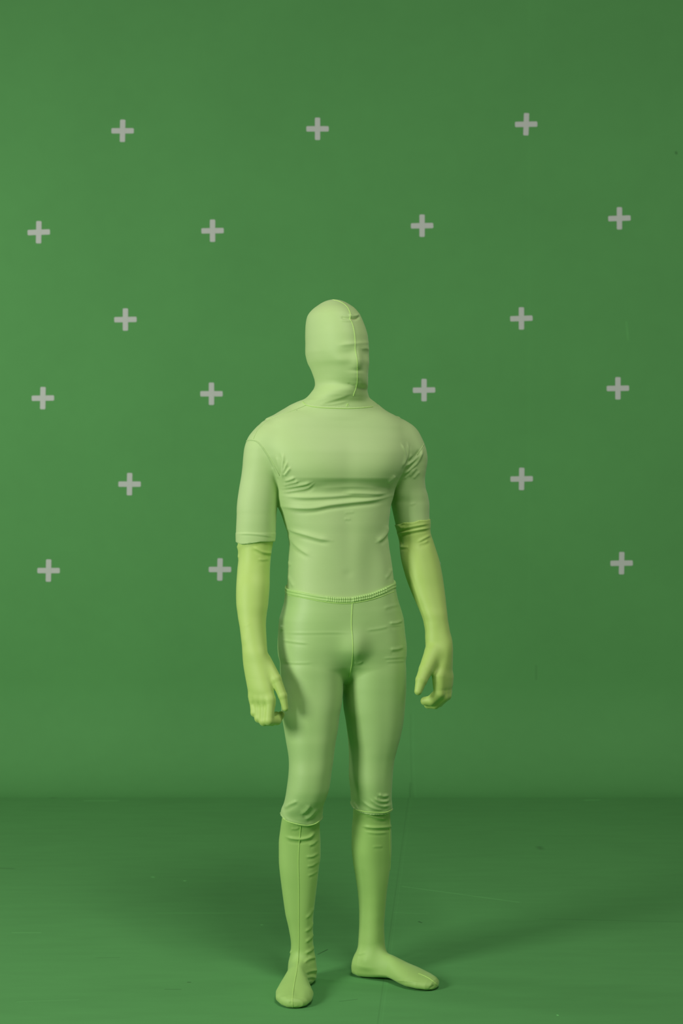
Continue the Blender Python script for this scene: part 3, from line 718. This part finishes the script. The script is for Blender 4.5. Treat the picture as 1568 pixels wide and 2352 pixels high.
skR_folds = [([(840, 1869), (862, 1877), (880, 1880), (890, 1876)], .0036, .0030, -1), ([(820, 1868), (840, 1867)], .003, .001, -1), ([(832, 1898), (860, 1901), (893, 1899), (903, 1893)], .0036, .0028, -1),
    ([(840, 1911), (865, 1914), (892, 1912)], .003, .0010, -1), ([(855, 1945), (880, 1944)], .003, .0008, -1), ([(820, 2192), (830, 2191), (840, 2187)], .003, .0010, -1),
    ([(985, 2271), (992, 2267), (997, 2263)], .003, -.0020, 0), ([(908, 2252), (940, 2254), (965, 2258)], .0022, .0012, 0)]
skR, g_skR = garment('sock', skR_f, (-0.01, -0.12, -0.01), (0.28, 0.13, 0.52), 0.0036, m_sock, skR_folds, 4.10, label='long lime green sock on the foot turned out to the right')
seam_tube('sock_seam', g_skR, [(892, 1880), (894, 1900), (894, 1930), (895, 1960), (896, 1985), (894, 2010), (892.5, 2035), (889.5, 2060), (888, 2080)], 4.1, .0010, skR)
seam_tube('sock_seam', g_skR, [(960, 2236), (972, 2240.5), (984, 2246.5), (992, 2252), (999, 2257.5), (1002, 2262)], 4.1, .0011, skR)

# ---- shirt ----
def sleeve_off(P):
    z = P[:, 2]; o = np.full(len(P), 0.0012)
    left = P[:, 0] < -0.158
    hem = np.clip((zpy(1180, 4.07)-z)/0.045, 0, 1)
    hem2 = np.clip((zpy(1222, 4.07)-z)/0.004, 0, 1)*0.0012
    o = np.where(left & (z < zpy(1180, 4.07)), 0.0012+0.0030*hem+hem2, o)
    return o
def shirt_clip(P):
    # keeps torso above the hip; left sleeve to its hem, right sleeve to just under the glove cuff
    x = P[:, 0]; z = P[:, 2]
    zl = np.interp(x, [W(543, 1, 4.07)[0], W(556, 1, 4.07)[0], W(575, 1, 4.07)[0], W(600, 1, 4.07)[0], W(632, 1, 4.07)[0]], [zpy(1246, 4.03), zpy(1251, 4.03), zpy(1249, 4.03), zpy(1245, 4.03), zpy(1245, 4.03)])
    zr = zpy(1215, 4.17)
    al = ARM_L(P) < torso(P); ar = ARM_R(P) < torso(P)
    low = zpy(1395, 4.1)
    lim = np.where(al & (x < -0.13), zl, np.where(ar & (x > 0.11), zr, low))
    return lim-z
def collar_clip(P):
    xs = [W(x, 1, 4.07)[0] for x in (690, 697, 706, 730, 770, 810, 845, 856, 862)]
    zs = [zpy(y, 4.05) for y in (917, 921, 927, 931.5, 934, 935, 933, 931, 931)]
    zb = np.interp(P[:, 0], xs, zs)+np.clip(P[:, 1]-0.0, 0, .1)*0.35
    return np.where(np.abs(P[:, 0]) < 0.14, P[:, 2]-zb, P[:, 2]-1.55)
shirt_f = clipf(SHIRT, sleeve_off, shirt_clip, collar_clip)
shirt_folds = [
  # under the chest
  ([(648, 1122), (670, 1118), (700, 1112), (718, 1106)], .0040, .0038, -1), ([(652, 1105), (665, 1102), (678, 1097)], .0038, .0034, -1), ([(650, 1115), (668, 1110), (688, 1105)], .0036, .0034, -1),
  ([(648, 1131), (675, 1127), (705, 1121), (722, 1109)], .0036, .0032, -1),
  ([(650, 1139), (700, 1143), (760, 1141), (800, 1138), (850, 1139), (885, 1135)], .0045, .0030, -1),
  ([(640, 1162), (680, 1167), (720, 1167), (760, 1160), (810, 1154), (860, 1148), (900, 1138)], .0048, .0046, -1),
  ([(790, 1132), (830, 1133), (870, 1134), (890, 1130)], .0045, .0030, -1),
  ([(720, 1122), (760, 1120), (810, 1118), (860, 1121), (885, 1125)], .0060, .0022, 1),
  # waist pulls
  ([(656, 1212), (680, 1222), (710, 1231), (735, 1238), (762, 1242)], .0045, .0038, -1), ([(662, 1228), (675, 1248), (690, 1262), (715, 1278)], .0045, .0022, -1),
  ([(661, 1320), (667, 1335), (675, 1350)], .004, .0015, -1), ([(660, 1290), (668, 1300)], .004, .0012, -1),
  ([(893, 1205), (888, 1222), (878, 1236), (865, 1246)], .0045, .0036, 1), ([(900, 1305), (893, 1320), (886, 1330)], .004, .0016, 1),
  ([(790, 1192), (806, 1193)], .003, .0008, -1), ([(790, 1178), (815, 1176)], .003, .0006, -1),
  # left armpit
  ([(646, 1038), (647, 1055), (647, 1075), (646, 1095)], .0026, .0026, -1), ([(651, 1040), (651, 1058), (649, 1080), (647, 1095)], .0026, .0030, -1), ([(660, 1058), (656, 1072), (651, 1086), (648, 1098)], .0028, .0030, -1),
  ([(667, 1073), (660, 1083), (652, 1094)], .0032, .0036, -1), ([(634, 1048), (640, 1070), (645, 1090)], .0030, .0016, 0), ([(624, 1072), (632, 1085), (640, 1100)], .0030, .0018, 0),
  # right armpit and sleeve
  ([(921, 1018), (928, 1032), (931, 1045), (928, 1060), (922, 1072)], .0026, .0028, 1), ([(936, 1016), (937, 1032), (936, 1046), (930, 1062), (922, 1075)], .0026, .0030, 1),
  ([(968, 1032), (962, 1045), (950, 1058), (938, 1066), (928, 1073)], .0034, .0040, -1), ([(971, 1030), (965, 1048), (955, 1065), (942, 1078), (925, 1092)], .0036, .0044, -1),
  ([(945, 1042), (940, 1054), (932, 1066)], .0028, .0016, 0), ([(958, 1072), (948, 1084), (940, 1096)], .0032, .0022, -1), ([(964, 1082), (955, 1092), (948, 1100)], .0032, .0018, -1),
  ([(952, 1076), (938, 1090), (926, 1102)], .003, .0018, -1), ([(908, 1092), (899, 1103), (890, 1110)], .004, .0025, 1),
  ([(940, 1160), (955, 1155)], .003, .0006, -1),
  # sleeve hem turn-up
  ([(545, 1226), (570, 1226), (600, 1229), (629, 1233)], .0022, .0010, -1),
]
shirt, g_shirt = garment('shirt', shirt_f, (-0.31, -0.16, 0.96), (0.27, 0.26, 1.57), 0.0040, m_shirt, shirt_folds, 4.02, label='pale green close fitting half sleeve jersey top')
seam_tube('armhole_seam', g_shirt, [(566, 1013), (572, 1010.5), (581, 1011), (590, 1014), (600, 1024), (612, 1041), (623, 1059), (634, 1078), (642, 1093)], 4.02, .0013, shirt, m_shirt)
seam_tube('shoulder_seam', g_shirt, [(582, 1008), (586, 998), (592, 987), (601, 978), (612, 968), (628, 959), (650, 951), (675, 942), (695, 934), (703, 930)], 4.05, .0010, shirt, m_shirt)
seam_tube('armhole_seam', g_shirt, [(973, 1019), (969, 1027), (963, 1037), (958, 1045)], 4.1, .0012, shirt, m_shirt)
seam_tube('collar_seam', g_shirt, [(694, 922), (700, 928), (708, 932), (725, 935), (750, 937), (780, 938), (810, 938), (840, 936), (857, 934)], 4.02, .0010, shirt)

# ---- leggings ----
def waist(P):
    xs = [W(x, 1, 4.05)[0] for x in (655, 660, 690, 730, 772, 807, 850, 880, 903, 908)]
    zs = [zpy(y, 4.03) for y in (1352, 1354, 1358, 1365, 1370.5, 1370.5, 1363, 1352, 1342, 1341)]
    return P[:, 2]-(np.interp(P[:, 0], xs, zs)+np.clip(P[:, 1]+0.02, 0, .12)*0.18)
def leg_hem(P):
    x = P[:, 0]
    zl = np.interp(x, [W(a, 1, 4.04)[0] for a in (645, 655, 680, 705, 725, 740)], [zpy(y, 4.02) for y in (1876, 1883, 1893, 1898, 1895, 1886)])+np.clip(P[:, 1]+.03, 0, .1)*0.2
    zr = np.interp(x, [W(a, 1, 4.12)[0] for a in (803, 812, 830, 860, 885, 903)], [zpy(y, 4.10) for y in (1853, 1860, 1864.5, 1868, 1868, 1861)])+np.clip(P[:, 1]-.02, 0, .1)*0.2
    return np.where(x < 0.005, zl, zr)-P[:, 2]
def leg_off(P):
    z = P[:, 2]
    o = 0.0026
    zh = -leg_hem(P)
    flare = np.exp(-np.clip(zh, 0, 1)/0.030)*0.0045+0.0012*(zh < 0.003)
    flare = flare+np.exp(-((zh-.016)/.012)**2)*0.0015*np.sin(P[:, 0]*110)
    return o+np.where(z < 0.62, flare, 0)
leggings_f = clipf(PELVIS, leg_off, lambda P: waist(P)+0.006, leg_hem)
leg_folds = [
  ([(648, 1833), (665, 1846), (690, 1838), (700, 1828)], .005, -.0001, 0),
  ([(652, 1858), (662, 1850), (672, 1845), (684, 1840)], .0040, .0022, -1), ([(690, 1870), (702, 1863), (712, 1850)], .0042, .0030, -1), ([(700, 1882), (712, 1876), (722, 1866), (728, 1856)], .0038, .0024, -1),
  ([(650, 1872), (664, 1884), (685, 1890), (705, 1893), (722, 1890)], .003, .0010, 0),
  ([(868, 1824), (880, 1829), (893, 1826)], .0036, .0032, -1), ([(858, 1832), (872, 1840), (888, 1840), (894, 1834)], .0036, .0028, -1), ([(850, 1836), (866, 1848), (882, 1852), (897, 1848)], .0036, .0026, -1),
  ([(830, 1838), (845, 1850), (862, 1858), (885, 1860)], .0036, .0020, -1), ([(812, 1842), (818, 1852), (824, 1862)], .003, .0014, 0),
  ([(893, 1432), (910, 1431), (924, 1425)], .0035, .0026, -1), ([(895, 1438), (912, 1437), (924, 1434)], .003, .0012, -1), ([(895, 1492), (912, 1491), (927, 1485)], .004, .0020, -1), ([(880, 1512), (905, 1511), (930, 1508)], .003, .0010, -1),
  ([(885, 1520), (905, 1519), (930, 1518)], .003, .0008, -1), ([(880, 1398), (900, 1392), (918, 1388)], .004, .0010, -1), ([(840, 1448), (870, 1444), (895, 1438)], .003, .0008, -1),
  ([(648, 1453), (700, 1454), (760, 1453), (806, 1454)], .0030, .0007, -1), ([(647, 1470), (680, 1475), (710, 1478)], .003, .0010, -1), ([(648, 1520), (680, 1523), (720, 1522)], .003, .0007, -1),
  ([(812, 1521), (822, 1524), (834, 1519)], .003, .0012, -1),
  ([(648, 1436), (646, 1448)], .004, .002, 0)]
leggings, g_leg = garment('leggings', leggings_f, (-0.20, -0.16, 0.40), (0.20, 0.26, 1.06), 0.0040, m_legs, leg_folds, 4.02, label='pale green stretch leggings ending below the knee')
band_f = clipf(PELVIS, lambda P: 0.0038-0.0006*np.cos(waist(P)*900), waist, lambda P: -0.0145-waist(P))
# gathers of the elastic waistband
gathers = [([(px, yc-3), (px-0.5+(px % 3)*0.5, yc+10)], .0013, .0016, 0) for px in list(range(752, 806, 5))+list(range(812, 888, 5))
           for yc in [float(np.interp(px, [660, 690, 730, 772, 807, 850, 880, 903], [1356, 1361, 1368, 1374, 1374, 1366, 1355, 1345]))]]
band, g_band = garment('waistband', band_f, (-0.17, -0.16, 0.96), (0.17, 0.24, 1.06), 0.0028, m_band, gathers, 4.0, parent=leggings, label='lighter gathered elastic waistband')
seam_tube('front_seam', g_leg, [(809, 1386), (808, 1400), (807, 1420), (807, 1440), (809, 1460), (810, 1480), (810, 1500), (809, 1515), (807, 1530), (804, 1545), (801, 1556)], 4.0, .0011, leggings)
seam_tube('waistband_seam', g_leg, [(661, 1367), (690, 1372), (730, 1380), (770, 1385.5), (808, 1385.5), (850, 1378), (880, 1368), (905, 1358)], 4.0, .0010, leggings)
seam_tube('hem_seam', g_leg, [(650, 1879), (660, 1886), (680, 1892.5), (705, 1896), (722, 1893), (733, 1886)], 4.0, .0012, leggings)
seam_tube('hem_seam', g_leg, [(811, 1858), (830, 1863), (860, 1866), (885, 1866), (900, 1859)], 4.1, .0012, leggings)
